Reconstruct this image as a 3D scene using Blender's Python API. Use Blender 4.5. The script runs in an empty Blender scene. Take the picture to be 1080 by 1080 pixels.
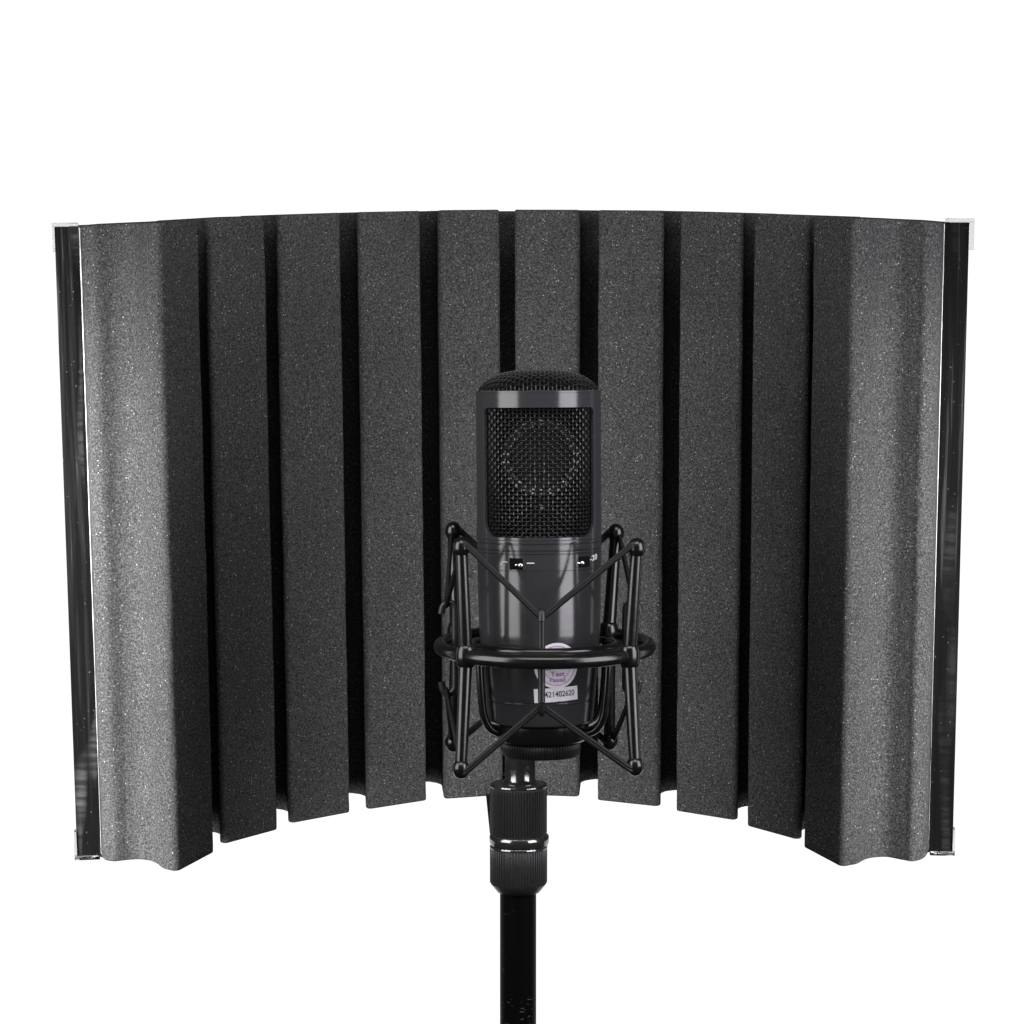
import bpy, bmesh, math, random
from mathutils import Vector, Matrix, noise
from math import sin, cos, pi, radians as R, sqrt, atan2, hypot

random.seed(7)
scene = bpy.context.scene
col = scene.collection
CAM_Z = 1.40            # height of the lens above the studio floor (m)
MM = 0.001              # the shapes below are written in millimetres

# ------------------------------------------------------------------ materials
def new_mat(name):
    m = bpy.data.materials.new(name); m.use_nodes = True
    nt = m.node_tree
    return m, nt, nt.nodes['Principled BSDF']

def node(nt, kind, **kw):
    n = nt.nodes.new(kind)
    for k, v in kw.items():
        if k in ('operation', 'feature', 'blend_type', 'data_type', 'noise_dimensions', 'interpolation_type'):
            setattr(n, k, v)
        else:
            n.inputs[k].default_value = v
    return n

def ramp(nt, fac, stops):
    r = nt.nodes.new('ShaderNodeValToRGB')
    e = r.color_ramp.elements
    while len(e) < len(stops): e.new(0.5)
    for el, (p, c) in zip(e, stops):
        el.position = p
        el.color = (c, c, c, 1) if not isinstance(c, tuple) else (*c, 1)
    nt.links.new(fac, r.inputs['Fac'])
    return r

def coords(nt, scale=(1, 1, 1)):
    tc = nt.nodes.new('ShaderNodeTexCoord')
    mp = nt.nodes.new('ShaderNodeMapping')
    mp.inputs['Scale'].default_value = scale
    nt.links.new(tc.outputs['Object'], mp.inputs['Vector'])
    return mp.outputs['Vector']

def foam_material():
    m, nt, b = new_mat('charcoal_open_cell_foam')
    v = coords(nt)
    grain = node(nt, 'ShaderNodeTexNoise', Scale=1200.0, Detail=2.0, Roughness=0.8)
    nt.links.new(v, grain.inputs['Vector'])
    base = ramp(nt, grain.outputs['Fac'], [(0.32, 0.014), (0.50, 0.038), (0.70, 0.088)])
    # glints on stray cell walls, painted as paler specks
    vor = node(nt, 'ShaderNodeTexVoronoi', Scale=1050.0)
    nt.links.new(v, vor.inputs['Vector'])
    sep = nt.nodes.new('ShaderNodeSeparateColor')
    nt.links.new(vor.outputs['Color'], sep.inputs['Color'])
    pick = node(nt, 'ShaderNodeMath', operation='GREATER_THAN'); pick.inputs[1].default_value = 0.92
    nt.links.new(sep.outputs['Red'], pick.inputs[0])
    near = node(nt, 'ShaderNodeMath', operation='LESS_THAN'); near.inputs[1].default_value = 0.32
    nt.links.new(vor.outputs['Distance'], near.inputs[0])
    spk = node(nt, 'ShaderNodeMath', operation='MULTIPLY')
    nt.links.new(pick.outputs[0], spk.inputs[0]); nt.links.new(near.outputs[0], spk.inputs[1])
    spk2 = node(nt, 'ShaderNodeMath', operation='MULTIPLY')
    nt.links.new(spk.outputs[0], spk2.inputs[0]); nt.links.new(sep.outputs['Green'], spk2.inputs[1])
    mix = nt.nodes.new('ShaderNodeMix'); mix.data_type = 'RGBA'
    nt.links.new(spk2.outputs[0], mix.inputs['Factor'])
    nt.links.new(base.outputs['Color'], mix.inputs['A'])
    mix.inputs['B'].default_value = (0.25, 0.25, 0.25, 1)
    # slow unevenness from handling
    big = node(nt, 'ShaderNodeTexNoise', Scale=22.0, Detail=3.0)
    nt.links.new(v, big.inputs['Vector'])
    bigr = ramp(nt, big.outputs['Fac'], [(0.3, 0.86), (0.7, 1.0)])
    mul = nt.nodes.new('ShaderNodeMix'); mul.data_type = 'RGBA'; mul.blend_type = 'MULTIPLY'
    mul.inputs['Factor'].default_value = 1.0
    nt.links.new(mix.outputs['Result'], mul.inputs['A']); nt.links.new(bigr.outputs['Color'], mul.inputs['B'])
    nt.links.new(mul.outputs['Result'], b.inputs['Base Color'])
    b.inputs['Roughness'].default_value = 1.0
    b.inputs['Specular IOR Level'].default_value = 0.0
    bump = node(nt, 'ShaderNodeBump', Strength=0.5, Distance=0.0005)
    nt.links.new(grain.outputs['Fac'], bump.inputs['Height'])
    nt.links.new(bump.outputs['Normal'], b.inputs['Normal'])
    return m

def solid(name, colour, rough=0.5, metal=0.0, spec=0.5, noise=None, coat=0.0, bump=None):
    """noise = (scale vector, dark factor, roughness swing): slight mottling so that nothing is perfectly uniform"""
    m, nt, b = new_mat(name)
    b.inputs['Base Color'].default_value = (*colour, 1)
    b.inputs['Roughness'].default_value = rough
    b.inputs['Metallic'].default_value = metal
    b.inputs['Specular IOR Level'].default_value = spec
    b.inputs['Coat Weight'].default_value = coat
    b.inputs['Coat Roughness'].default_value = 0.08
    if noise:
        sc, dark, swing = noise
        v = coords(nt, sc)
        n = node(nt, 'ShaderNodeTexNoise', Scale=1.0, Detail=4.0, Roughness=0.6)
        nt.links.new(v, n.inputs['Vector'])
        r = ramp(nt, n.outputs['Fac'], [(0.3, tuple(c * dark for c in colour)), (0.7, tuple(colour))])
        nt.links.new(r.outputs['Color'], b.inputs['Base Color'])
        if swing:
            r2 = ramp(nt, n.outputs['Fac'], [(0.3, max(rough - swing, 0.02)), (0.7, min(rough + swing, 1))])
            nt.links.new(r2.outputs['Color'], b.inputs['Roughness'])
        if bump:
            bp = node(nt, 'ShaderNodeBump', Strength=bump, Distance=0.0003)
            nt.links.new(n.outputs['Fac'], bp.inputs['Height'])
            nt.links.new(bp.outputs['Normal'], b.inputs['Normal'])
    return m

def pole_material():
    m, nt, b = new_mat('scuffed_black_paint')
    v = coords(nt, (260, 260, 1500))
    n = node(nt, 'ShaderNodeTexNoise', Scale=1.0, Detail=2.0)
    nt.links.new(v, n.inputs['Vector'])
    v2 = coords(nt, (90, 90, 55))
    n2 = node(nt, 'ShaderNodeTexNoise', Scale=1.0, Detail=3.0)
    nt.links.new(v2, n2.inputs['Vector'])
    a = ramp(nt, n.outputs['Fac'], [(0.62, 0.0), (0.70, 1.0)])
    c = ramp(nt, n2.outputs['Fac'], [(0.56, 0.0), (0.66, 1.0)])
    mu = node(nt, 'ShaderNodeMath', operation='MULTIPLY')
    nt.links.new(a.outputs['Color'], mu.inputs[0]); nt.links.new(c.outputs['Color'], mu.inputs[1])
    r = ramp(nt, mu.outputs[0], [(0.0, 0.002), (1.0, 0.12)])
    nt.links.new(r.outputs['Color'], b.inputs['Base Color'])
    b.inputs['Roughness'].default_value = 0.5
    b.inputs['Specular IOR Level'].default_value = 0.05
    return m

def strip_material(glint):
    """glossy black steel: reflections painted as upright streaks and paler cross-grained patches, pin-prick chips"""
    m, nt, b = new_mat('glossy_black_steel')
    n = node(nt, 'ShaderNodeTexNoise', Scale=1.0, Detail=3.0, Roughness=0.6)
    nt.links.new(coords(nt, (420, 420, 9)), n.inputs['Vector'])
    streak = ramp(nt, n.outputs['Fac'], [(0.45, 0.004), (0.60, 0.004 + 0.014 * glint), (0.72, 0.01 + 0.14 * glint)])
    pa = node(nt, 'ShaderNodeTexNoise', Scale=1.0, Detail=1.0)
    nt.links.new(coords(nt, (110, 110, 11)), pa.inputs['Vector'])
    patch_ = ramp(nt, pa.outputs['Fac'], [(0.56, 0.0), (0.70, glint)])
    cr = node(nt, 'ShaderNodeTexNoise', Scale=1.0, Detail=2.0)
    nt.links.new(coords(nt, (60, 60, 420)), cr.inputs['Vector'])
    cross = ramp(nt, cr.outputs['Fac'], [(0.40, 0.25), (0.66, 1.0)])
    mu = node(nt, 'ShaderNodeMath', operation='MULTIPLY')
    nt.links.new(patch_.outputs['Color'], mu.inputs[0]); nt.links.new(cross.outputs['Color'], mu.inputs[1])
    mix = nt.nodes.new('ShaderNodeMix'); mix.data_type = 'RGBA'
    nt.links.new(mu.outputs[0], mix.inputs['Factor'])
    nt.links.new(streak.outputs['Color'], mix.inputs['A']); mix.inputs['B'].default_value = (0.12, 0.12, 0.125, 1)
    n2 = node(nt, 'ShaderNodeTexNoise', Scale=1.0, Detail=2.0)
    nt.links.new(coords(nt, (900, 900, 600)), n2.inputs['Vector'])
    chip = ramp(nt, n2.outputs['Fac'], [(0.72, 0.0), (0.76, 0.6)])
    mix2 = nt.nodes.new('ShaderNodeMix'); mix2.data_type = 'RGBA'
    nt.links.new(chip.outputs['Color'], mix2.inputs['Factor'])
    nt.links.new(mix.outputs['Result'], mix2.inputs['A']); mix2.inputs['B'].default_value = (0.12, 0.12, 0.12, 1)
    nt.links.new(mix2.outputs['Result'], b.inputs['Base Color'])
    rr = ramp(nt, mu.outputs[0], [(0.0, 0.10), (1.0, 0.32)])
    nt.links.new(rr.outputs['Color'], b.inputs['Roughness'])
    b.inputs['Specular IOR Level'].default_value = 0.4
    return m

def acrylic_material():
    m, nt, b = new_mat('clear_acrylic')
    v = coords(nt, (500, 500, 500))
    n = node(nt, 'ShaderNodeTexNoise', Scale=1.0, Detail=2.0)
    nt.links.new(v, n.inputs['Vector'])
    r = ramp(nt, n.outputs['Fac'], [(0.3, 0.02), (0.7, 0.12)])
    nt.links.new(r.outputs['Color'], b.inputs['Roughness'])
    bp = node(nt, 'ShaderNodeBump', Strength=0.35, Distance=0.0005)
    nt.links.new(n.outputs['Fac'], bp.inputs['Height']); nt.links.new(bp.outputs['Normal'], b.inputs['Normal'])
    b.inputs['Base Color'].default_value = (0.74, 0.74, 0.75, 1)
    b.inputs['Transmission Weight'].default_value = 1.0
    b.inputs['IOR'].default_value = 1.49
    return m

M = dict(
    foam=foam_material(),
    lacquer=solid('dark_grey_lacquer', (0.0275, 0.0265, 0.0290), 0.165, 0.0, 0.5, ((300, 300, 900), 0.93, 0.03)),
    black=solid('satin_black_metal', (0.005, 0.005, 0.005), 0.22, 0.0, 0.5, ((400, 400, 400), 0.8, 0.05)),
    plastic=solid('black_plastic', (0.008, 0.008, 0.008), 0.45, 0.0, 0.4, ((500, 500, 500), 0.7, 0.08)),
    wire=solid('blackened_wire', (0.032, 0.032, 0.032), 0.28, 0.6, 0.5, ((900, 900, 900), 0.5, 0.1)),
    void=solid('matte_black', (0.004, 0.004, 0.004), 0.9, 0.0, 0.1, ((900, 900, 900), 0.6, 0)),
    capsule=solid('capsule_ring_metal', (0.62, 0.61, 0.60), 0.4, 0.3, 0.5, ((900, 900, 900), 0.8, 0.05)),
    diaphragm=solid('dark_diaphragm', (0.02, 0.02, 0.02), 0.35, 0.3, 0.5, ((600, 600, 600), 0.7, 0.05)),
    cord=solid('braided_elastic', (0.006, 0.006, 0.007), 0.5, 0.0, 0.3, ((1400, 1400, 1400), 0.45, 0.05), bump=0.6),
    knurl=solid('black_knurled_metal', (0.042, 0.042, 0.042), 0.30, 0.4, 0.6, ((900, 900, 900), 0.8, 0.04)),
    blackchrome=solid('black_chrome', (0.20, 0.20, 0.20), 0.14, 0.9, 0.5, ((260, 260, 500), 0.7, 0.05)),
    pole=pole_material(),
    strip=strip_material(0.5), strip_dim=strip_material(0.12),  # painted reflections stronger on the left strip, fainter on the right
    acrylic=acrylic_material(),
    bare=solid('bare_bright_metal', (0.82, 0.82, 0.83), 0.40, 0.25, 0.5, ((300, 300, 300), 0.6, 0.1)),
    lip=solid('steel_lip_glint', (0.42, 0.42, 0.43), 0.35, 0.6, 0.5, ((40, 40, 30), 0.25, 0.1)),  # mottled tone imitates a broken highlight along the lip
    shell=solid('black_steel_sheet', (0.02, 0.02, 0.02), 0.4, 0.3, 0.5, ((40, 40, 40), 0.8, 0.08)),
    chrome=solid('polished_switch_metal', (0.75, 0.75, 0.75), 0.15, 1.0),
    paper=solid('white_label_paper', (0.66, 0.63, 0.66), 0.55, 0.0, 0.4, ((300, 300, 300), 0.9, 0)),
    greypaper=solid('grey_label_paper', (0.46, 0.44, 0.48), 0.55, 0.0, 0.4, ((500, 500, 500), 0.85, 0)),
    purple=solid('purple_ink', (0.36, 0.16, 0.42), 0.55, 0.0, 0.3, ((900, 900, 900), 0.8, 0)),
    ink=solid('grey_print_ink', (0.06, 0.06, 0.065), 0.6, 0.0, 0.3, ((900, 900, 900), 0.7, 0)),
    white=solid('white_print', (0.62, 0.62, 0.62), 0.5, 0.0, 0.4, ((900, 900, 900), 0.85, 0)),
)

# ------------------------------------------------------------------ mesh helpers (millimetres in, metres out)
class MB:
    def __init__(self): self.v = []; self.f = []
    def add(self, vs, fs):
        o = len(self.v)
        self.v += [Vector(p) for p in vs]
        self.f += [tuple(i + o for i in f) for f in fs]
        return self
    def lathe(self, prof, segs=96, c=(0, 0), rad=None, close=True):
        """prof: (r, z) list from one end to the other; rad(angle, r, z) may modulate the radius"""
        vs, fs = [], []
        for r, z in prof:
            for i in range(segs):
                a = 2 * pi * i / segs
                q = rad(a, r, z) if rad else r
                vs.append((c[0] + q * sin(a), c[1] - q * cos(a), z))
        for k in range(len(prof) - 1):
            for i in range(segs):
                j = (i + 1) % segs
                fs.append((k * segs + i, k * segs + j, (k + 1) * segs + j, (k + 1) * segs + i))
        if close:
            fs.append(tuple(range(segs - 1, -1, -1)))
            fs.append(tuple((len(prof) - 1) * segs + i for i in range(segs)))
        return self.add(vs, fs)
    def tube(self, path, r, n=10, closed=False, flat=None):
        """round bar along a polyline; r a number or a list"""
        P = [Vector(p) for p in path]; N = len(P)
        rs = r if isinstance(r, (list, tuple)) else [r] * N
        T = []
        for i in range(N):
            a = P[(i - 1) % N] if (closed or i > 0) else P[i]
            b = P[(i + 1) % N] if (closed or i < N - 1) else P[i]
            T.append((b - a).normalized())
        up = Vector((0, 0, 1)) if abs(T[0].z) < 0.9 else Vector((1, 0, 0))
        x = T[0].cross(up).normalized()
        vs, fs = [], []
        for i in range(N):
            x = (x - T[i] * x.dot(T[i])).normalized()
            y = T[i].cross(x)
            for k in range(n):
                a = 2 * pi * k / n
                vs.append(P[i] + (x * cos(a) + y * sin(a)) * rs[i])
        M_ = N if closed else N - 1
        for i in range(M_):
            i2 = (i + 1) % N
            for k in range(n):
                k2 = (k + 1) % n
                fs.append((i * n + k, i * n + k2, i2 * n + k2, i2 * n + k))
        if not closed:
            fs.append(tuple(range(n - 1, -1, -1)))
            fs.append(tuple((N - 1) * n + k for k in range(n)))
        return self.add(vs, fs)
    def ball(self, c, r, sz=1.0, n=20):
        prof = [(max(r * sin(pi * i / n), 1e-3), c[2] - r * sz * cos(pi * i / n)) for i in range(n + 1)]
        return self.lathe(prof, n * 2, (c[0], c[1]))
    def box(self, lo, hi, bev=0.0):
        bm = bmesh.new(); bmesh.ops.create_cube(bm, size=1)
        for v in bm.verts:
            v.co = Vector([(lo[i] + hi[i]) / 2 + v.co[i] * (hi[i] - lo[i]) for i in range(3)])
        if bev: bmesh.ops.bevel(bm, geom=bm.edges[:], offset=bev, segments=2, affect='EDGES', profile=0.5)
        bm.verts.index_update()
        self.add([v.co.copy() for v in bm.verts], [tuple(v.index for v in f.verts) for f in bm.faces]); bm.free()
        return self
    def prism(self, poly, z0, z1, rnd=0.8, steps=3, rows=1):
        """upright extrusion of a counter-clockwise plan outline, with softly rounded top and bottom edges"""
        n = len(poly); P = [Vector((p[0], p[1])) for p in poly]
        nrm = []
        for i in range(n):
            a, b, c = P[i - 1], P[i], P[(i + 1) % n]
            e1 = (b - a).normalized(); e2 = (c - b).normalized()
            m = Vector((e1.y + e2.y, -(e1.x + e2.x)))
            m = m.normalized() if m.length > 1e-6 else Vector((e1.y, -e1.x))
            nrm.append(m)
        rings = []
        for k in range(steps + 1):
            t = k / steps * pi / 2
            rings.append((rnd * (1 - sin(t)), z0 + rnd * (1 - cos(t))))
        for k in range(1, rows): rings.append((0, z0 + (z1 - z0) * k / rows))
        for k in range(steps, -1, -1):
            t = k / steps * pi / 2
            rings.append((rnd * (1 - sin(t)), z1 - rnd * (1 - cos(t))))
        vs, fs = [], []
        for ins, z in rings:
            for p, m in zip(P, nrm):
                q = p - m * ins
                vs.append((q.x, q.y, z))
        for k in range(len(rings) - 1):
            for i in range(n):
                j = (i + 1) % n
                fs.append((k * n + i, k * n + j, (k + 1) * n + j, (k + 1) * n + i))
        fs.append(tuple(range(n - 1, -1, -1)))
        fs.append(tuple((len(rings) - 1) * n + i for i in range(n)))
        return self.add(vs, fs)

def cut_top(mb):
    """the hand-cut top of the foam: a little higher at its front edge and towards the middle of the arc"""
    for v in mb.v:
        if v.z > (ZB + ZT) / 2:
            r = hypot(v.x - CX, v.y - CY)
            v.z += 1.1 + 0.8 * (1 - (v.x / 150) ** 2) - 1.9 * (r - 161) / 50
    for v in mb.v:                                       # knife wander and soft dents
        w = noise.noise_vector(v / 40) * 0.30 + noise.noise_vector(v / 8) * 0.20
        v.x += w.x; v.y += w.y; v.z += w.z * 0.9
    return mb

BASE = {}
def thing(name, base, label, cat, rot=(0, 0, 0), world=None, group=None):
    """an Empty at the thing's base; base is the same point in the millimetre frame its parts are written in"""
    o = bpy.data.objects.new(name, None); col.objects.link(o)
    o.empty_display_size = 0.05
    o.location = world if world else (base[0] * MM, base[1] * MM, base[2] * MM + CAM_Z)
    o.rotation_euler = rot
    o['label'] = label; o['category'] = cat
    if group: o['group'] = group
    BASE[o.name] = Vector(base)
    return o

def obj(name, mb, mat, parent, smooth=40, label=None):
    root = parent
    while root.parent: root = root.parent
    b = BASE[root.name]
    me = bpy.data.meshes.new(name)
    me.from_pydata([tuple((v - b) * MM) for v in mb.v], [], mb.f)
    bm = bmesh.new(); bm.from_mesh(me)
    bmesh.ops.recalc_face_normals(bm, faces=bm.faces[:])
    bm.to_mesh(me); bm.free()
    me.materials.append(mat)
    if smooth:
        me.shade_smooth(); me.set_sharp_from_angle(angle=R(smooth))
    o = bpy.data.objects.new(name, me); col.objects.link(o)
    o.parent = parent
    if label: o['label'] = label
    return o

def catmull(pts, k=6):
    P = [Vector(p) for p in pts]; out = []
    for i in range(len(P) - 1):
        a = P[max(i - 1, 0)]; b = P[i]; c = P[i + 1]; d = P[min(i + 2, len(P) - 1)]
        for s in range(k):
            t = s / k
            out.append(0.5 * ((2 * b) + (c - a) * t + (2 * a - 5 * b + 4 * c - d) * t * t + (3 * b - a - 3 * c + d) * t ** 3))
    out.append(P[-1])
    return out

def round_corner(a, b, c, r, n=5):
    """points of the arc that replaces corner b of the outline a-b-c"""
    a, b, c = Vector(a), Vector(b), Vector(c)
    u = (a - b).normalized(); v = (c - b).normalized()
    ang = u.angle(v); t = r / math.tan(ang / 2)
    p, q = b + u * t, b + v * t
    ctr = b + (u + v).normalized() * (r / sin(ang / 2))
    out = []
    for i in range(n + 1):
        m = (p.lerp(q, i / n) - ctr).normalized() * r + ctr
        out.append((m.x, m.y))
    return out

def ccw(poly):
    A = sum(poly[i - 1][0] * poly[i][1] - poly[i][0] * poly[i - 1][1] for i in range(len(poly)))
    return poly if A > 0 else poly[::-1]

# ================================================================== 1. the acoustic shield
# plan of the foam in millimetres, X to the right, Y away from the lens; the arc's centre is (0, 1006)
ZB, ZT = -339.7, -39.7
CX, CY = 0.0, 1006.0
shield = thing('acoustic_shield', (0, 1110, ZB),
               'curved charcoal foam vocal shield with upright ridges standing behind the microphone', 'vocal shield',
               rot=(R(6.35), R(-0.27), 0), world=(0.00074, 1.14076, CAM_Z - 0.21485))

def polar(r, deg): return (CX + r * cos(R(deg)), CY + r * sin(R(deg)))
# curved steel sheet at the back
mb = MB()
arc = [16.9 + (163.4 - 16.9) * i / 80 for i in range(81)]
mb.prism(ccw([polar(216, a) for a in arc] + [polar(213.2, a) for a in arc[::-1]]), ZB + 0.6, ZT - 0.8, 0.3, 1)
obj('back_sheet', cut_top(mb), M['shell'], shield)
# foam web the ridges grow from
mb = MB()
arc = [25 + (155 - 25) * i / 80 for i in range(81)]
mb.prism(ccw([polar(213, a) for a in arc] + [polar(194, a) for a in arc[::-1]]), ZB + 0.9, ZT - 0.4, 0.6, 2)
obj('foam_backing', cut_top(mb), M['foam'], shield)
# eight square ridges
ridges = [((-142, 1083.2), (-116.2, 1108.8)), ((-112.3, 1117.5), (-82.5, 1137.5)), ((-75, 1142), (-44.4, 1158.0)),
          ((-36, 1160), (-5.2, 1167.6)), ((1.8, 1168.2), (34.2, 1163.3)), ((43, 1157.2), (75, 1145.0)),
          ((82, 1137.6), (112, 1119.6)), ((115.2, 1111.8), (140, 1085.8))]
for L, Rr in ridges:
    L, Rr = Vector(L), Vector(Rr)
    t = (Rr - L).normalized(); n = Vector((-t.y, t.x))
    if (L - Vector((CX, CY))).dot(n) < 0: n = -n
    BL, BR = L + n * 37, Rr + n * 37
    # the side turned away from the middle runs almost straight back, then sweeps out into the groove floor
    s = -1 if (L.x + Rr.x) < 0 else 1
    C = L if s < 0 else Rr
    d = 25.5 - 10.5 * min(abs(C.x) / 142, 1) ** 1.6
    sweep = [C + Vector((s * a, b)) for a, b in ((1.6, d), (2.6, d + 3.2), (5.0, d + 6.0), (9.0, d + 8.0), (13.0, d + 9.0))]
    if s < 0:
        poly = [tuple(BL)] + [tuple(p) for p in sweep[::-1]] + round_corner(sweep[0], L, Rr, 2.6) + round_corner(L, Rr, BR, 2.0) + [tuple(BR)]
    else:
        poly = [tuple(BL)] + round_corner(BL, L, Rr, 2.0) + round_corner(L, Rr, sweep[0], 2.6) + [tuple(p) for p in sweep] + [tuple(BR)]
    mb = MB().prism(ccw(poly), ZB, ZT, 1.0, 3, 70)
    obj('foam_ridge', cut_top(mb), M['foam'], shield)
# the two cut ends of the foam, with their wavy profile
left_wave = [(-195.8, 1064.7), (-193.6, 1061.2), (-188.6, 1059.0), (-182.0, 1061.4), (-176.0, 1061.2), (-170.4, 1057.6),
             (-164.6, 1048.2), (-160.4, 1044.0)]
lw = [(p.x, p.y) for p in catmull([(x, y, 0) for x, y in left_wave])]
inner, front = (-143.8, 1072.2), (-157.0, 1041.0)
nb = Vector((-31, 13.5)).normalized() * 36
back = (inner[0] + nb.x, inner[1] + nb.y)
poly = lw + round_corner(lw[-1], front, inner, 3.2, 7) + [inner, back] + [polar(212.8, a) for a in (155.2, 158, 160, 162.6)] + [polar(205, 163.2)]
obj('foam_end_block', cut_top(MB().prism(ccw(poly), ZB, ZT, 1.0, 3, 70)), M['foam'], shield)
right_wave = [(197.2, 1065.0), (194.0, 1057.8), (188.0, 1053.6), (183.6, 1056.2), (175.8, 1060.6), (167.6, 1057.6),
              (161.6, 1050.0), (158.0, 1047.8)]
rw = [(p.x, p.y) for p in catmull([(x, y, 0) for x, y in right_wave])]
inner, front = (139.8, 1075.4), (153.2, 1045.6)
nb = Vector((31, 13.9)).normalized() * 36
back = (inner[0] + nb.x, inner[1] + nb.y)
poly = rw + round_corner(rw[-1], front, inner, 3.0, 7) + [inner, back] + [polar(212.8, a) for a in (24.8, 22, 20, 17.6)] + [polar(205, 17.0)]
obj('foam_end_block', cut_top(MB().prism(ccw(poly), ZB, ZT, 1.0, 3, 70)), M['foam'], shield)
# flat steel strips that close the sheet's two ends, each with a bright rolled lip and bent corner clips
def end_strip(outer, inn, lip_r, tab):
    o, i = Vector(outer), Vector(inn)
    t = (i - o).normalized(); s = 1 if o.x < 0 else -1
    n = Vector((-t.y, t.x))
    if n.y < 0: n = -n
    poly = [tuple(o), tuple(i), tuple(i + n * 1.4), tuple(o + n * 1.4)]
    st = obj('edge_strip', MB().prism(ccw(poly), ZB + 1.4, ZT - 1.4, 0.25, 1), M['strip' if s > 0 else 'strip_dim'], shield)
    p = i - n * 0.2
    path = [(p.x, p.y, ZT - 2 - (ZT - ZB - 4) * k / 40) for k in range(41)]
    rad = [max(lip_r * (1 - 0.75 * k / 40) * (0.85 + 0.3 * noise.noise(Vector((o.x, 0, k * 0.7)))), 0.08) for k in range(41)]  # thins downward so the lip's highlight fades out
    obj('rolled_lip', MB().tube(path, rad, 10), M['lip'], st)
    # clear corner pieces: a lip over the end of the strip, a tab down its outer edge, a thin cover on its face
    for zc, d in ((ZT, -1), (ZB, 1)):
        w, h = tab[0 if d < 0 else 1]
        a, b_ = o - t * w, i - t * 0.6
        outline = [tuple(a - n * 1.3), tuple(b_ - n * 1.3), tuple(b_ + n * 3.4), tuple(a + n * 3.4)]
        z0, z1 = sorted((zc + d * 1.2, zc - d * 0.3))
        mb = MB().prism(ccw(outline), z0, z1, 0.35, 3)
        tabp = [tuple(a - n * 1.2), tuple(o - t * 0.15 - n * 1.2), tuple(o - t * 0.15 + n * 3.2), tuple(a + n * 3.2)]
        z0, z1 = sorted((zc + d * 1.25, zc + d * h))
        mb.prism(ccw(tabp), z0, z1, 0.5, 3)
        obj('corner_clip', mb, M['acrylic'], st)
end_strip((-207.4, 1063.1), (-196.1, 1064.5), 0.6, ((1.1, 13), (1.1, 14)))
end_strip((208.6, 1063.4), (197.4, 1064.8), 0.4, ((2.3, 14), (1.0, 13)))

# ================================================================== 2. the microphone
MX, MY = 12.2, 1000.0
mic = thing('condenser_microphone', (MX, MY, -141), 'dark grey side-address studio microphone with black woven grille held in the spider mount',
            'microphone', rot=(0, R(-0.35), 0))
RC = 26.9                                              # radius of the head
# head frame: a tube with a round-cornered window at the front and another at the back
WT, WB, WA = -5.9, -60.6, R(60.2)
def window_sdf(phi, z):
    d = []
    for c in (0, pi):
        u = (phi - c + pi) % (2 * pi) - pi
        x = abs(u) * RC; hw = WA * RC
        zc = (WT + WB) / 2; hz = (WT - WB) / 2
        rr = 7.5 if z < zc else 3.0
        qx, qz = x - hw + rr, abs(z - zc) - hz + rr
        d.append(hypot(max(qx, 0), max(qz, 0)) + min(max(qx, qz), 0) - rr)
    return min(d)
def head_frame():
    NA = 360; zs = [1.2 - 0.5 * i for i in range(int(63 / 0.5) + 1)]
    keep = set(); faces = []
    P = {}
    for k in range(len(zs) - 1):
        for i in range(NA):
            ph = 2 * pi * (i + 0.5) / NA; zc = (zs[k] + zs[k + 1]) / 2
            if window_sdf(ph, zc) > 0: faces.append((i, k))
    def snap(i, k):
        key = (i % NA, k)
        if key in P: return P[key]
        ph = 2 * pi * (i % NA) / NA; z = zs[k]
        for _ in range(3):
            d = window_sdf(ph, z)
            if d < 0.42 and d > -1.0:
                touching = any(((i + a) % NA, k + b) not in fset for a in (-1, 0) for b in (-1, 0) if 0 <= k + b < len(zs) - 1)
                if not touching: break
                e = 1e-3
                gx = (window_sdf(ph + e / RC, z) - window_sdf(ph - e / RC, z)) / (2 * e)
                gz = (window_sdf(ph, z + e) - window_sdf(ph, z - e)) / (2 * e)
                ph -= d * gx / RC; z -= d * gz
        P[key] = (ph, z); return P[key]
    fset = set(faces)
    outer, inn, idx, fs = [], [], {}, []
    for i, k in faces:
        for a, b in ((i, k), (i + 1, k), (i + 1, k + 1), (i, k + 1)):
            key = (a % NA, b)
            if key not in idx:
                idx[key] = len(idx); ph, z = snap(a, b)
                outer.append((MX + RC * sin(ph), MY - RC * cos(ph), z))
                ri = RC - 1.5
                inn.append((MX + ri * sin(ph), MY - ri * cos(ph), z))
    n = len(idx); edges = {}
    for i, k in faces:
        q = [idx[((i) % NA, k)], idx[((i + 1) % NA, k)], idx[((i + 1) % NA, k + 1)], idx[(i % NA, k + 1)]]
        fs.append(tuple(q)); fs.append(tuple(n + j for j in q[::-1]))
        for a, b in zip(q, q[1:] + q[:1]):
            edges[(a, b)] = 1
    for a, b in list(edges):
        if (b, a) not in edges: fs.append((a, n + a, n + b, b))
    return MB().add(outer + inn, fs)
hf = obj('head_frame', head_frame(), M['lacquer'], mic, 35)
bv = hf.modifiers.new('soft_edges', 'BEVEL'); bv.width = 0.00028; bv.segments = 2; bv.limit_method = 'ANGLE'; bv.angle_limit = R(50)
# narrow rolled rim on top of the head
mb = MB().lathe([(24.8, 1.3), (26.6, 1.25), (27.05, 0.9), (27.05, 0.3), (26.95, 0.1)], 128, (MX, MY), close=False)

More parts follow.
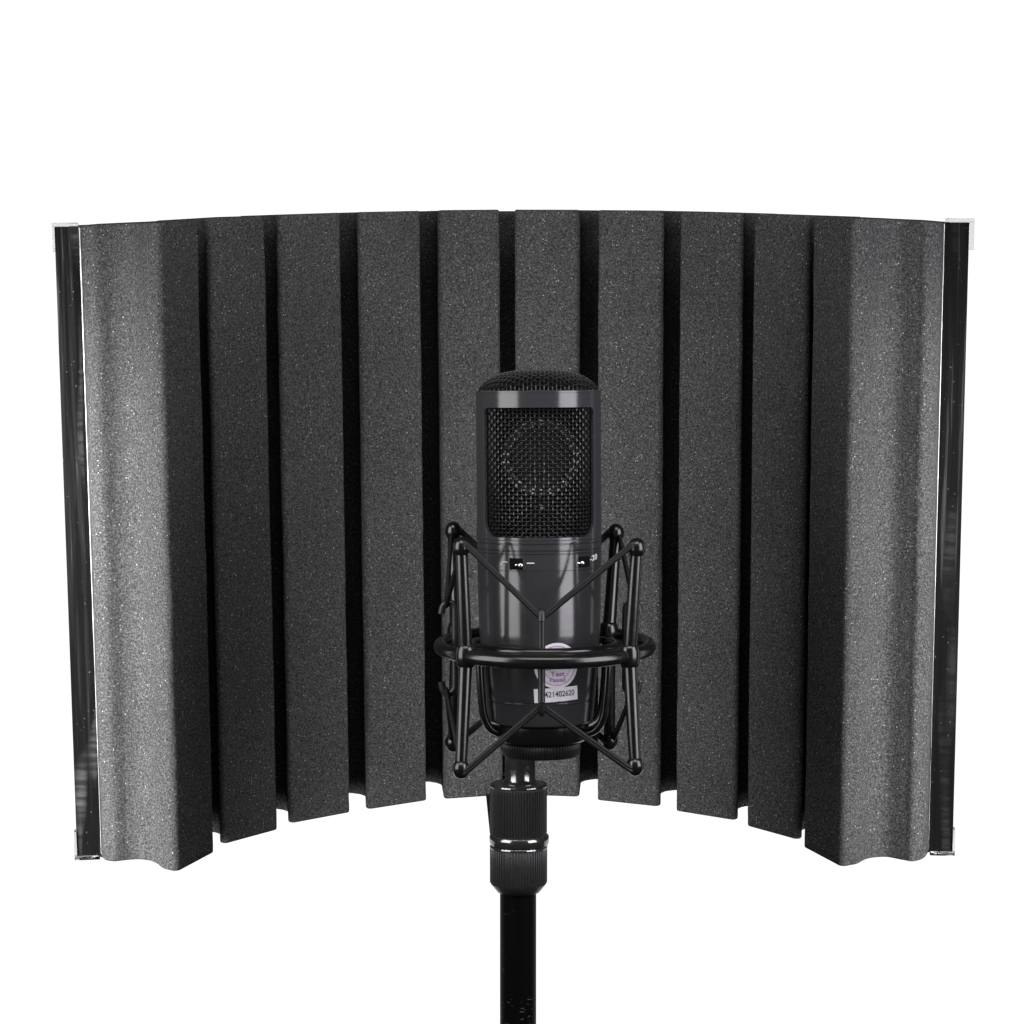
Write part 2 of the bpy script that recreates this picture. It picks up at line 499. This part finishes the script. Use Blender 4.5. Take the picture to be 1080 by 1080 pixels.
# body: turned grooves below the head, slow taper towards the foot
def body_r(z):
    pts = [(-61.8, 26.9), (-75, 26.75), (-90, 26.45), (-102.5, 26.1), (-112, 25.5), (-121, 24.8), (-131, 23.9), (-141.5, 22.7)]
    if z >= pts[0][0]: return pts[0][1]
    for (z0, r0), (z1, r1) in zip(pts, pts[1:]):
        if z >= z1: return r0 + (r1 - r0) * (z - z0) / (z1 - z0)
    return pts[-1][1]
prof = []
def groove(z, w, d):
    return [(body_r(z) + 0, z + w), (body_r(z) - d, z + w * 0.45), (body_r(z) - d, z - w * 0.45), (body_r(z), z - w)]
z = -61.85
prof.append((26.4, -61.75)); prof.append((26.85, -62.0))
stops = [(-63.4, 0.35, 0.5), (-66.2, 0.35, 0.5), (-67.6, 0.3, 0.4), (-74.6, 0.22, 0.16), (-131.2, 0.5, 0.45)]
zz = -62.4; gi = 0
while zz > -141:
    if gi < len(stops) and zz <= stops[gi][0] + stops[gi][1] + 0.3:
        prof += groove(*stops[gi]); zz = stops[gi][0] - stops[gi][1] - 0.4; gi += 1
        continue
    prof.append((body_r(zz), zz)); zz -= 0.5
prof += [(22.6, -141.0), (21.6, -141.6), (5, -141.6)]
obj('body', MB().lathe(prof, 192, (MX, MY)), M['lacquer'], mic, 24)

# woven wire: horizontal hoops and upright wires that pass over and under each other
def woven_cylinder(r, z0, z1, pitch_h, pitch_v, wr, amp, half=R(72)):
    mb = MB()
    nv = int(2 * pi * r / pitch_h); nv -= nv % 2
    nh = int((z1 - z0) / pitch_v)
    ph_list = [2 * pi * i / nv for i in range(nv)]
    for k in range(nh + 1):
        zc = z0 + k * pitch_v; path = []
        S = nv * 4
        for s in range(S):
            ph = 2 * pi * s / S
            q = r + amp * cos(ph * nv / 2 + pi * k)
            path.append((MX + q * sin(ph), MY - q * cos(ph), zc))
        mb.tube(path, wr, 5, closed=True)
    for i, ph in enumerate(ph_list):
        u = (ph + pi) % (2 * pi) - pi
        if half < abs(u) < pi - half: continue
        path = []; S = nh * 4
        for s in range(S + 1):
            zc = z0 + (z1 - z0) * s / S
            q = r - amp * cos(pi * (zc - z0) / pitch_v + pi * i)
            path.append((MX + q * sin(ph), MY - q * cos(ph), zc))
        mb.tube(path, wr, 5)
    return mb
obj('grille_mesh', woven_cylinder(24.6, -62, -4.0, 1.86, 1.62, 0.36, 0.30), M['wire'], mic, 60)
# domed top of the same mesh
ZD, RD, HD = 1.0, 25.6, 8.7
def dome_z(x, y):
    t = min(hypot(x, y) / RD, 1.0)
    return ZD + HD * max(1 - t ** 3.2, 0) ** 0.70
mb = MB()
pitch = 1.75; nn = int(RD / pitch)
for ax in (0, 1):
    for i in range(-nn, nn + 1):
        a = i * pitch + 0.4
        if abs(a) > RD - 0.3: continue
        L = sqrt(RD * RD - a * a); path = []; S = 110
        for s in range(S + 1):
            b = -L * cos(pi * s / S)
            x, y = (a, b) if ax else (b, a)
            wob = 0.26 * cos(pi * b / pitch + pi * i + pi * ax)
            path.append((MX + x, MY + y, dome_z(x, y) + wob))
        mb.tube(path, 0.34, 5)
obj('grille_dome', mb, M['wire'], mic, 60)
prof = [(RD - 1.2, ZD - 2)] + [((RD - 1.2) * cos(pi / 2 * i / 24), dome_z(RD * cos(pi / 2 * i / 24) * 0.999, 0) - 1.1) for i in range(25)]
prof = [(max(a, 0.01), b) for a, b in prof]
obj('dome_blackout', MB().lathe(prof, 64, (MX, MY)), M['void'], mic, 60)  # dark dome added under the wires to stop see-through
obj('collar_rim', MB().lathe([(24.6, 0.6), (24.7, 1.35), (26.5, 1.35), (27.0, 1.05), (27.02, 0.5), (26.92, 0.2)], 128, (MX, MY), close=False), M['lacquer'], mic, 50)
# capsule inside the head
CZ = -27.2
def disc_y(r0, r1, y0, y1, n=64, prof=None):
    """ring lying in a vertical plane, axis along Y"""
    mb = MB(); pr = prof or [(r0, y1), (r0, y0 + .4), (r0 + .4, y0), (r1 - .4, y0), (r1, y0 + .4), (r1, y1)]
    vs, fs = [], []
    for r, y in pr:
        for i in range(n):
            a = 2 * pi * i / n
            vs.append((MX + 0.8 + r * cos(a), MY + y, CZ + r * sin(a)))
    for k in range(len(pr) - 1):
        for i in range(n):
            j = (i + 1) % n
            fs.append((k * n + i, k * n + j, (k + 1) * n + j, (k + 1) * n + i))
    fs.append(tuple(range(n))); fs.append(tuple((len(pr) - 1) * n + i for i in range(n - 1, -1, -1)))
    return mb.add(vs, fs)
cap = obj('capsule', disc_y(0, 0, 0, 0, prof=[(0.01, -12.6), (12.6, -12.6), (12.8, -12.2), (12.8, -2)]), M['diaphragm'], mic, 40)
obj('capsule_ring', disc_y(13.0, 16.6, -13.6, -2), M['blackchrome'], cap, 40)
mb = MB()
for i in range(26):
    a = 2 * pi * (i + .5) / 26
    for rr_ in (13.9, 15.7): mb.ball((MX + 0.8 + rr_ * cos(a), MY - 13.8, CZ + rr_ * sin(a)), 0.62, 1, 8)
mb.ball((MX + 0.8, MY - 15, CZ - 21), 1.0, 1, 8)
obj('sparkle_beads_and_screw', mb, M['capsule'], cap, 40)  # beads added for the ring's sparkle, with one screw below it
mb = MB().box((MX - 21, MY - 1.5, -61), (MX + 21, MY + 1.5, -1), 0.3).box((MX - 4, MY - 14.4, -61.5), (MX + 5, MY - 2.2, -45), 0.4)
obj('stem_and_blackout', mb, M['void'], mic)  # dark plate added to stop see-through, with the capsule's stem
obj('head_floor', MB().lathe([(0.01, -61.2), (25, -61.2), (25, -61.7), (0.01, -61.7)], 64, (MX, MY), close=False), M['void'], mic)

# things lying on the turned body: u = arc length from the front line, z = height
def on_body(u, z, lift):
    r = body_r(z) + lift; ph = u / body_r(z)
    return (MX + r * sin(ph), MY - r * cos(ph), z)
def patch(fn, n, m, lift):
    """grid n x m on the body; fn(s, t) -> (u, z)"""
    vs, fs = [], []
    for i in range(n + 1):
        for j in range(m + 1):
            vs.append(on_body(*fn(i / n, j / m), lift))
    for i in range(n):
        for j in range(m):
            a = i * (m + 1) + j
            fs.append((a, a + 1, a + m + 2, a + m + 1))
    return MB().add(vs, fs)
def rect(u0, z0, u1, z1, lift, tilt=0.0, n=10):
    uc, zc = (u0 + u1) / 2, (z0 + z1) / 2
    def fn(s, t):
        du, dz = (s - .5) * (u1 - u0), (t - .5) * (z1 - z0)
        return uc + du * cos(tilt) - dz * sin(tilt), zc + du * sin(tilt) + dz * cos(tilt)
    return patch(fn, n, 2, lift)
def ring_patch(uc, zc, r0, r1, lift, a0=0, a1=2 * pi, n=64):
    return patch(lambda s, t: (uc + (r0 + (r1 - r0) * t) * cos(a0 + (a1 - a0) * s), zc + (r0 + (r1 - r0) * t) * sin(a0 + (a1 - a0) * s)), n, 3, lift)
def text_on_body(txt, uc, zc, size, lift, tilt=0.0, arc=None, sx=1.0, weight=0.0):
    cu = bpy.data.curves.new('lettering', 'FONT'); cu.body = txt; cu.size = 1.0
    cu.align_x = 'CENTER'; cu.align_y = 'CENTER'; cu.resolution_u = 3; cu.offset = weight
    tmp = bpy.data.objects.new('lettering', cu); col.objects.link(tmp)
    bpy.context.view_layer.update()
    dg = bpy.context.evaluated_depsgraph_get()
    me = bpy.data.meshes.new_from_object(tmp.evaluated_get(dg))
    vs = []
    for v in me.vertices:
        x, y = v.co.x * size * sx, v.co.y * size
        if arc:
            r, sgn = arc
            a = x / r
            du, dz = (r + sgn * y) * sin(a), sgn * ((r + sgn * y) * cos(a))
        else:
            du, dz = x * cos(tilt) - y * sin(tilt), x * sin(tilt) + y * cos(tilt)
        vs.append(on_body(uc + du, zc + dz, lift))
    fs = [tuple(p.vertices) for p in me.polygons]
    bpy.data.objects.remove(tmp); bpy.data.meshes.remove(me); bpy.data.curves.remove(cu)
    return MB().add(vs, fs)
# switches in their slots
def switch(uc, zc, w, h, knob_u):
    s = obj('switch', rect(uc - w / 2, zc - h / 2, uc + w / 2, zc + h / 2, 0.06), M['void'], mic)
    fr = MB()
    for a, b in (((-1, -1), (1, -1)), ((1, -1), (1, 1)), ((1, 1), (-1, 1)), ((-1, 1), (-1, -1))):
        fr.tube([on_body(uc + a[0] * w / 2, zc + a[1] * h / 2, 0.05), on_body(uc + b[0] * w / 2, zc + b[1] * h / 2, 0.05)], 0.14, 6)
    obj('slot_edge', fr, M['plastic'], s)
    mb = MB()
    p = Vector(on_body(knob_u, zc - 0.5, 0.25)); mb.ball(p, 1.15, 1.0, 10)
    p = Vector(on_body(knob_u - 1.9, zc - 0.5, 0.1)); mb.ball(p, 0.7, 1.0, 8)
    obj('knob', mb, M['chrome'], s)
switch(-10.2, -71.6, 6.6, 4.8, -8.3)
switch(20.9, -71.2, 7.2, 4.6, 19.4)
mb = MB()
for a, b in (((-17.9, -72.3), (-16.8, -70.9)), ((-16.8, -70.9), (-14.4, -70.9)), ((-5.6, -71.2), (-2.4, -71.2))):
    mb.tube([on_body(*a, 0.0), on_body(*b, 0.0)], 0.24, 6)
obj('switch_marking', mb, M['white'], mic)
obj('switch_marking', text_on_body('-20', 27.6, -70.0, 3.2, 0.08, R(8), sx=1.5, weight=0.03), M['white'], mic)
# round seal and serial number label
SU, SZ = 7.0, -114.8
seal = obj('seal_sticker', ring_patch(SU, SZ, 0.01, 9.8, 0.10), M['paper'], mic, 60, label='round white seal with purple print')
mb = ring_patch(SU, SZ, 8.2, 8.5, 0.16)
for src in (ring_patch(SU, SZ, 5.9, 6.15, 0.16, pi * 1.08, pi * 1.92),
            text_on_body('Test', SU + .3, SZ - 3.6, 3.0, 0.16, weight=0.03, sx=1.15),
            text_on_body('Passed', SU + .3, SZ - 6.2, 2.5, 0.16, weight=0.03, sx=1.05),
            text_on_body('QUALITY CONTROL', SU, SZ + 0.05, 2.0, 0.22, weight=0.02, sx=0.92),
            text_on_body('CERTIFIED', SU, SZ + 7.0, 1.7, 0.16, weight=0.02)):
    mb.add(src.v, src.f)
obj('seal_print', mb, M['purple'], seal, 0)
obj('seal_band', rect(SU - 8.1, SZ - 1.7, SU + 8.1, SZ + 1.9, 0.14), M['greypaper'], seal)
mb = MB()
for dz in (-0.9, -1.6):
    mb2 = rect(SU - 6, SZ + dz - .2, SU - 2.6, SZ + dz + .1, 0.24); mb.add(mb2.v, mb2.f)
obj('seal_rule', mb, M['ink'], seal, 0)
lab = obj('serial_label', rect(SU - 9.8, -130.2, SU + 9.9, -124.2, 0.18, R(2.4)), M['paper'], mic, 60, label='small white label reading 421402620')
obj('serial_number', text_on_body('421402620', SU + 1.4, -127.0, 3.5, 0.26, R(2.4), sx=0.86, weight=0.012), M['ink'], lab, 0)

# ================================================================== 3. the spider shock mount
mount = thing('spider_shock_mount', (MX, MY, -178), 'black spider shock mount with elastic cords cradling the grey microphone', 'shock mount')
def circle(cx, cy, cz, r, tilt, n=96):
    return [(cx + r * sin(2 * pi * i / n), cy - r * cos(2 * pi * i / n), cz - r * cos(2 * pi * i / n) * math.tan(tilt)) for i in range(n)]
RX = 14.2
obj('outer_ring', MB().tube(circle(RX, MY, -108.9, 45, R(2.4)), 3.05, 16, True), M['black'], mount, 60)
web = [(31.5, -109.6), (36, -110.6), (41, -110.6), (45, -109.6), (45, -108.4), (41, -108.9), (36, -108.9), (31.5, -107.6)]
obj('ring_web', MB().lathe(web, 96, (RX - .3, MY), close=False), M['plastic'], mount, 60)
cradle = obj('cradle_ring', MB().tube(circle(RX - .6, MY, -108.7, 31.5, R(0)), 2.15, 14, True), M['black'], mount, 60)
# posts: two bars and a collar on the ring, a ball at each end
posts = {'FL': ((-19.5, 971, -110.1), (-21.1, 966.5, -63.9), (-21.4, 966.5, -157.0)),
         'FR': ((49.4, 971, -110.1), (52.0, 966.5, -64.3), (51.6, 966.5, -155.8)),
         'BL': ((-24.5, 1029, -106.5), (-26.2, 1033.5, -61.2), (-26.3, 1033.5, -156.1)),
         'BR': ((43.0, 1029, -106.5), (46.3, 1033.5, -62.1), (43.7, 1033.5, -155.2))}
for j, t, b in posts.values():
    j, t, b = Vector(j), Vector(t), Vector(b)
    mb = MB()
    for e in (t, b):
        pts = [j.lerp(e, s / 10) for s in range(11)]
        mb.tube(pts, [3.0 - 0.5 * s / 10 for s in range(11)], 16)
    p = obj('post', mb, M['black'], mount, 60)
    mb = MB().lathe([(2.9, j.z + 5.0), (3.6, j.z + 4.3), (4.2, j.z + 2.6), (4.4, j.z), (4.2, j.z - 2.6), (3.6, j.z - 4.3), (2.9, j.z - 5.0)], 28, (j.x, j.y))
    obj('collar', mb, M['black'], p, 60)
    for e, d in ((t, 1), (b, -1)):
        mb = MB().ball(e, 3.7, 1.15, 16)
        obj('ball_tip', mb, M['black'], p, 60)
# upright hook bars of the cradle, both ends curled outward
def hook_bar(x, y, z1, z2, out, reach=3.8):
    o = Vector(out).normalized(); c = Vector((x, y, 0))
    path = []
    def curl(zc, s):
        pts = []
        for k in range(9):
            a = pi * 0.86 * k / 8
            pts.append(c + o * (reach / 2 * (1 - cos(a))) + Vector((0, 0, zc + s * reach / 2 * sin(a) * 1.1)))
        last = pts[-1]; pts.append(last + Vector((0, 0, -s * 3.0)) + o * 0.6)
        return pts
    top = curl(z1, 1); bot = curl(z2, -1)
    path = top[::-1] + bot
    return MB().tube(path, 1.6, 10)
hooks = [((12.4, 969.2), (0, -1, 0), -92.8, -131.4), ((-24.6, 1001), (-1, 0.12, 0), -93.5, -126.5),
         ((49.2, 1001), (1, 0.12, 0), -93.5, -126.5), ((11.0, 1033.5), (0, 1, 0), -93.5, -126.5)]
for (x, y), o, z1, z2 in hooks:
    hb = obj('hook_bar', hook_bar(x, y, z1, z2, o, 3.8 if abs(o[0]) < .5 else 5.8), M['plastic'], cradle, 60)
# arms that join the cradle ring to the threaded foot ring
for deg in (-63, 63, -117, 117):
    a = R(deg); d = Vector((sin(a), -cos(a), 0)); c = Vector((RX - .6, MY, 0))
    path = [c + d * 31.0 + Vector((0, 0, -107)), c + d * 30.6 + Vector((0, 0, -120)), c + d * 29.4 + Vector((0, 0, -134)),
            c + d * 28.2 + Vector((0, 0, -139)), c + d * 25.8 + Vector((0, 0, -143)), c + d * 22.6 + Vector((0, 0, -145)), c + d * 19 + Vector((0, 0, -145.6))]
    path = [p for p in catmull(path, 5)]
    obj('cradle_arm', MB().tube(path, 1.75, 10), M['black'], cradle, 60)
foot = obj('foot_ring', MB().lathe([(15, -141.75), (20.4, -141.75), (20.9, -142.3), (20.9, -148.2), (20.3, -149.0), (17.6, -150.2), (12, -150.2)], 96, (MX + .3, MY)), M['black'], mount, 40)
def ridged(n, d):
    return lambda a, r, z: r - d * (0.5 + 0.5 * cos(a * n)) ** 2
obj('threaded_ring', MB().lathe([(12, -150.0), (16.9, -150.25), (17.5, -150.8), (17.3, -153), (16.8, -155.6), (16.2, -156.4), (11, -156.6)], 480, (MX + .3, MY), ridged(80, 0.45)), M['plastic'], foot, 50)
# elastic cords: an upper and a lower zigzag from ball to hook
def cord(balls, hookpts, name):
    mb = MB()
    for off in (-0.62, 0.62):
        pts = []
        for b, h in zip(balls, hookpts):
            pts += [Vector(b) + Vector((0, 0, off)), Vector(h) + Vector((0, 0, off))]
        path = []
        n = len(pts)
        for i in range(n):
            a, b, c = pts[i - 1], pts[i], pts[(i + 1) % n]
            u, w = (a - b), (c - b)
            p, q = b + u.normalized() * 2.2, b + w.normalized() * 2.2
            for k in range(5):
                t = k / 4
                path.append(p * (1 - t) ** 2 + b * 2 * t * (1 - t) + q * t * t)
            for k in range(1, 6): path.append(q.lerp(c - (c - b).normalized() * 2.2, k / 6))
        mb.tube(path, 0.95, 8, True)
    obj(name, mb, M['cord'], mount, 60)
up = [(-20.3, 963.6, -61.6), (51.0, 963.6, -62.0), (46.9, 1036, -58.6), (-26.6, 1036, -58.0)]
uh = [(12.4, 965.8, -93.6), (53.0, 1001.6, -92.0), (11, 1036.6, -93), (-28.6, 1001.6, -92.0)]
cord(up, uh, 'elastic_cord')
dn = [(-20.6, 963.6, -158.8), (50.6, 963.6, -157.6), (44.2, 1036, -158), (-26.8, 1036, -158)]
dh = [(12.4, 965.8, -130.4), (53.0, 1001.6, -128), (11, 1036.6, -127), (-28.6, 1001.6, -128)]
cord(dn, dh, 'elastic_cord')
# swivel: bracket from the back of the ring down to the threaded stem
SX, SY = 3.6, 1020.0
mb = MB().tube(catmull([(RX - 8, 1044, -107), (6, 1046, -120), (4, 1040, -135), (SX, 1026, -146), (SX, SY, -152)], 6), 4.2, 14)
sw = obj('swivel_bracket', mb, M['black'], mount, 60)
obj('threaded_stem', MB().lathe([(8.8, -147), (8.8, -157.2), (6.9, -158.0), (6.7, -158.6), (6.7, -169.6), (6.9, -170.4), (7.4, -171.2), (8.2, -171.8), (8.2, -174)], 64, (SX, SY)), M['blackchrome'], sw, 40)

# ================================================================== 4. the microphone stand
PX, PY = 2.9, 1020.0
stand = thing('microphone_stand', (PX, PY, -1000), 'black microphone stand pole with knurled clutch under the shock mount', 'microphone stand')
def kn(a, r, z): return r - 0.55 * (0.5 + 0.5 * cos(a * 62)) if r > 12.2 else r
cl = obj('clutch_sleeve', MB().lathe([(7, -172.0), (11.7, -172.05), (12.3, -172.4), (12.6, -173.2), (12.62, -175), (12.62, -193.6), (12.3, -194.6), (10, -194.8)], 672, (PX, PY), kn), M['knurl'], stand, 50)
obj('sleeve_rim', MB().lathe([(12.2, -172.1), (12.5, -172.3), (12.78, -172.9), (12.78, -173.4), (12.5, -173.7)], 96, (PX, PY), lambda a, r, z: r - 0.2 * (0.5 + 0.5 * cos(a * 62)), close=False), M['blackchrome'], cl, 60)
obj('lock_ring', MB().lathe([(10, -194.6), (12.4, -194.7), (13.1, -195.4), (13.3, -196.6), (13.25, -198.2), (12.8, -199.2), (10, -199.4)], 128, (PX + .3, PY)), M['blackchrome'], stand, 50)
low = obj('lower_sleeve', MB().lathe([(10, -199.3), (12.3, -199.6), (12.72, -200.3), (12.72, -216.0), (12.1, -217.0), (9.4, -220.4), (8.6, -220.8)], 672, (PX, PY), kn), M['knurl'], stand, 50)
obj('sleeve_rim', MB().lathe([(12.2, -199.4), (12.6, -199.7), (12.84, -200.3), (12.84, -200.8), (12.6, -201.1)], 96, (PX, PY), lambda a, r, z: r - 0.2 * (0.5 + 0.5 * cos(a * 62)), close=False), M['blackchrome'], low, 60)
obj('pole', MB().lathe([(8.05, -218), (8.05, -1000)], 64, (PX - .2, PY)), M['pole'], stand, 40)
# clamp of the shield gripping the pole behind the sleeve, and its flat arm running back under the foam
# (a part of the shield; its points are turned into the shield's own tilted frame)
bpy.context.view_layer.update()
def in_shield(mb):
    inv = shield.matrix_world.inverted()
    out = MB(); b = BASE[shield.name]
    out.f = mb.f
    out.v = [inv @ Vector((v.x * MM, v.y * MM, v.z * MM + CAM_Z)) / MM + b for v in mb.v]
    return out
mb = MB().add([(-11.6, 1029, -179.5), (12, 1029, -179.5), (12, 1036, -179.5), (-11.6, 1036, -179.5),
               (-9.6, 1029, -199.5), (13.2, 1029, -199.5), (13.2, 1036, -199.5), (-9.6, 1036, -199.5)],
              [(0, 1, 2, 3), (4, 7, 6, 5), (0, 4, 5, 1), (1, 5, 6, 2), (2, 6, 7, 3), (3, 7, 4, 0)])
cb = obj('clamp_bracket', in_shield(mb), M['plastic'], shield)
mb = MB().box((-7, 1036.2, -207.5), (10, 1231, -204.5), 0.5).box((-7, 1231.2, -207.5), (10, 1234.2, -150), 0.5)
obj('support_arm', in_shield(mb), M['plastic'], cb)

# ================================================================== backdrop
m, nt, b = new_mat('glowing_white_backdrop')
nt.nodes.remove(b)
em = node(nt, 'ShaderNodeEmission', Strength=1.08); em.inputs['Color'].default_value = (1, 1, 1, 1)  # white comes from the sheet's own glow, not from lamps
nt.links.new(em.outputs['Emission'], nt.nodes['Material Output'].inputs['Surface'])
me = bpy.data.meshes.new('backdrop')
vs, fs = [], []
for i in range(41):
    x = -6 + 12 * i / 40
    for z in (-1.2, 3.8): vs.append((x, 4.4 - 0.02 * x * x, z))
for i in range(40): fs.append((2 * i, 2 * i + 2, 2 * i + 3, 2 * i + 1))
me.from_pydata(vs, [], fs); me.materials.append(m)
bd = bpy.data.objects.new('backdrop', me); col.objects.link(bd)
bd['kind'] = 'structure'; bd['label'] = 'plain white studio backdrop'

# ================================================================== light
w = bpy.data.worlds.new('World'); scene.world = w; w.use_nodes = True
w.node_tree.nodes['Background'].inputs['Color'].default_value = (1, 1, 1, 1)
w.node_tree.nodes['Background'].inputs['Strength'].default_value = 0.035

def softbox(name, deg, elev, dist, wd, ht, power, colour, target=(0.0122, 1.0, CAM_Z - 0.06)):
    L = bpy.data.lights.new(name, 'AREA'); L.shape = 'RECTANGLE'; L.size = wd; L.size_y = ht
    L.energy = power; L.color = colour
    o = bpy.data.objects.new(name, L); col.objects.link(o)
    t = Vector(target); a, e = R(deg), R(elev)
    p = t + Vector((sin(a) * cos(e), -cos(a) * cos(e), sin(e))) * dist
    o.location = p
    o.rotation_euler = (t - p).to_track_quat('-Z', 'Y').to_euler()
    return o
softbox('left_softbox', -57, 0, 0.36, 0.25, 0.42, 2.0, (1.0, 0.985, 0.99), (0.0122, 1.0, CAM_Z + 0.04))
softbox('right_softbox', 54, 0, 0.38, 0.24, 0.42, 2.5, (0.96, 0.94, 1.0), (0.0122, 1.0, CAM_Z + 0.04))
softbox('overhead_softbox', 0, 54, 0.85, 0.7, 0.35, 4.3, (1.0, 1.0, 1.0))
# unseen strip lights added to brighten the two cut ends of the foam
def end_fill_light(name, x, y, deg, power):
    L = bpy.data.lights.new(name, 'AREA'); L.shape = 'RECTANGLE'; L.size = 0.05; L.size_y = 0.44
    L.energy = power; L.spread = R(62)
    o = bpy.data.objects.new(name, L); col.objects.link(o)
    o.location = (x, y, CAM_Z - 0.19)
    d = Vector((sin(R(deg)), cos(R(deg)), 0))
    o.rotation_euler = d.to_track_quat('-Z', 'Y').to_euler()
end_fill_light('left_end_fill', -0.30, 0.95, 40, 1.05)
end_fill_light('right_end_fill', 0.30, 0.95, -40, 0.55)

# ================================================================== camera and output
cam = bpy.data.cameras.new('camera'); co = bpy.data.objects.new('camera', cam); col.objects.link(co)
co.location = (0, 0, CAM_Z); co.rotation_euler = (R(90 - 2.92), 0, 0)
cam.sensor_width = 36; cam.lens = 81.667
cam.clip_start = 0.01; cam.clip_end = 100
scene.camera = co
scene.view_settings.view_transform = 'Standard'
scene.view_settings.look = 'None'
scene.view_settings.exposure = 0
scene.view_settings.gamma = 1
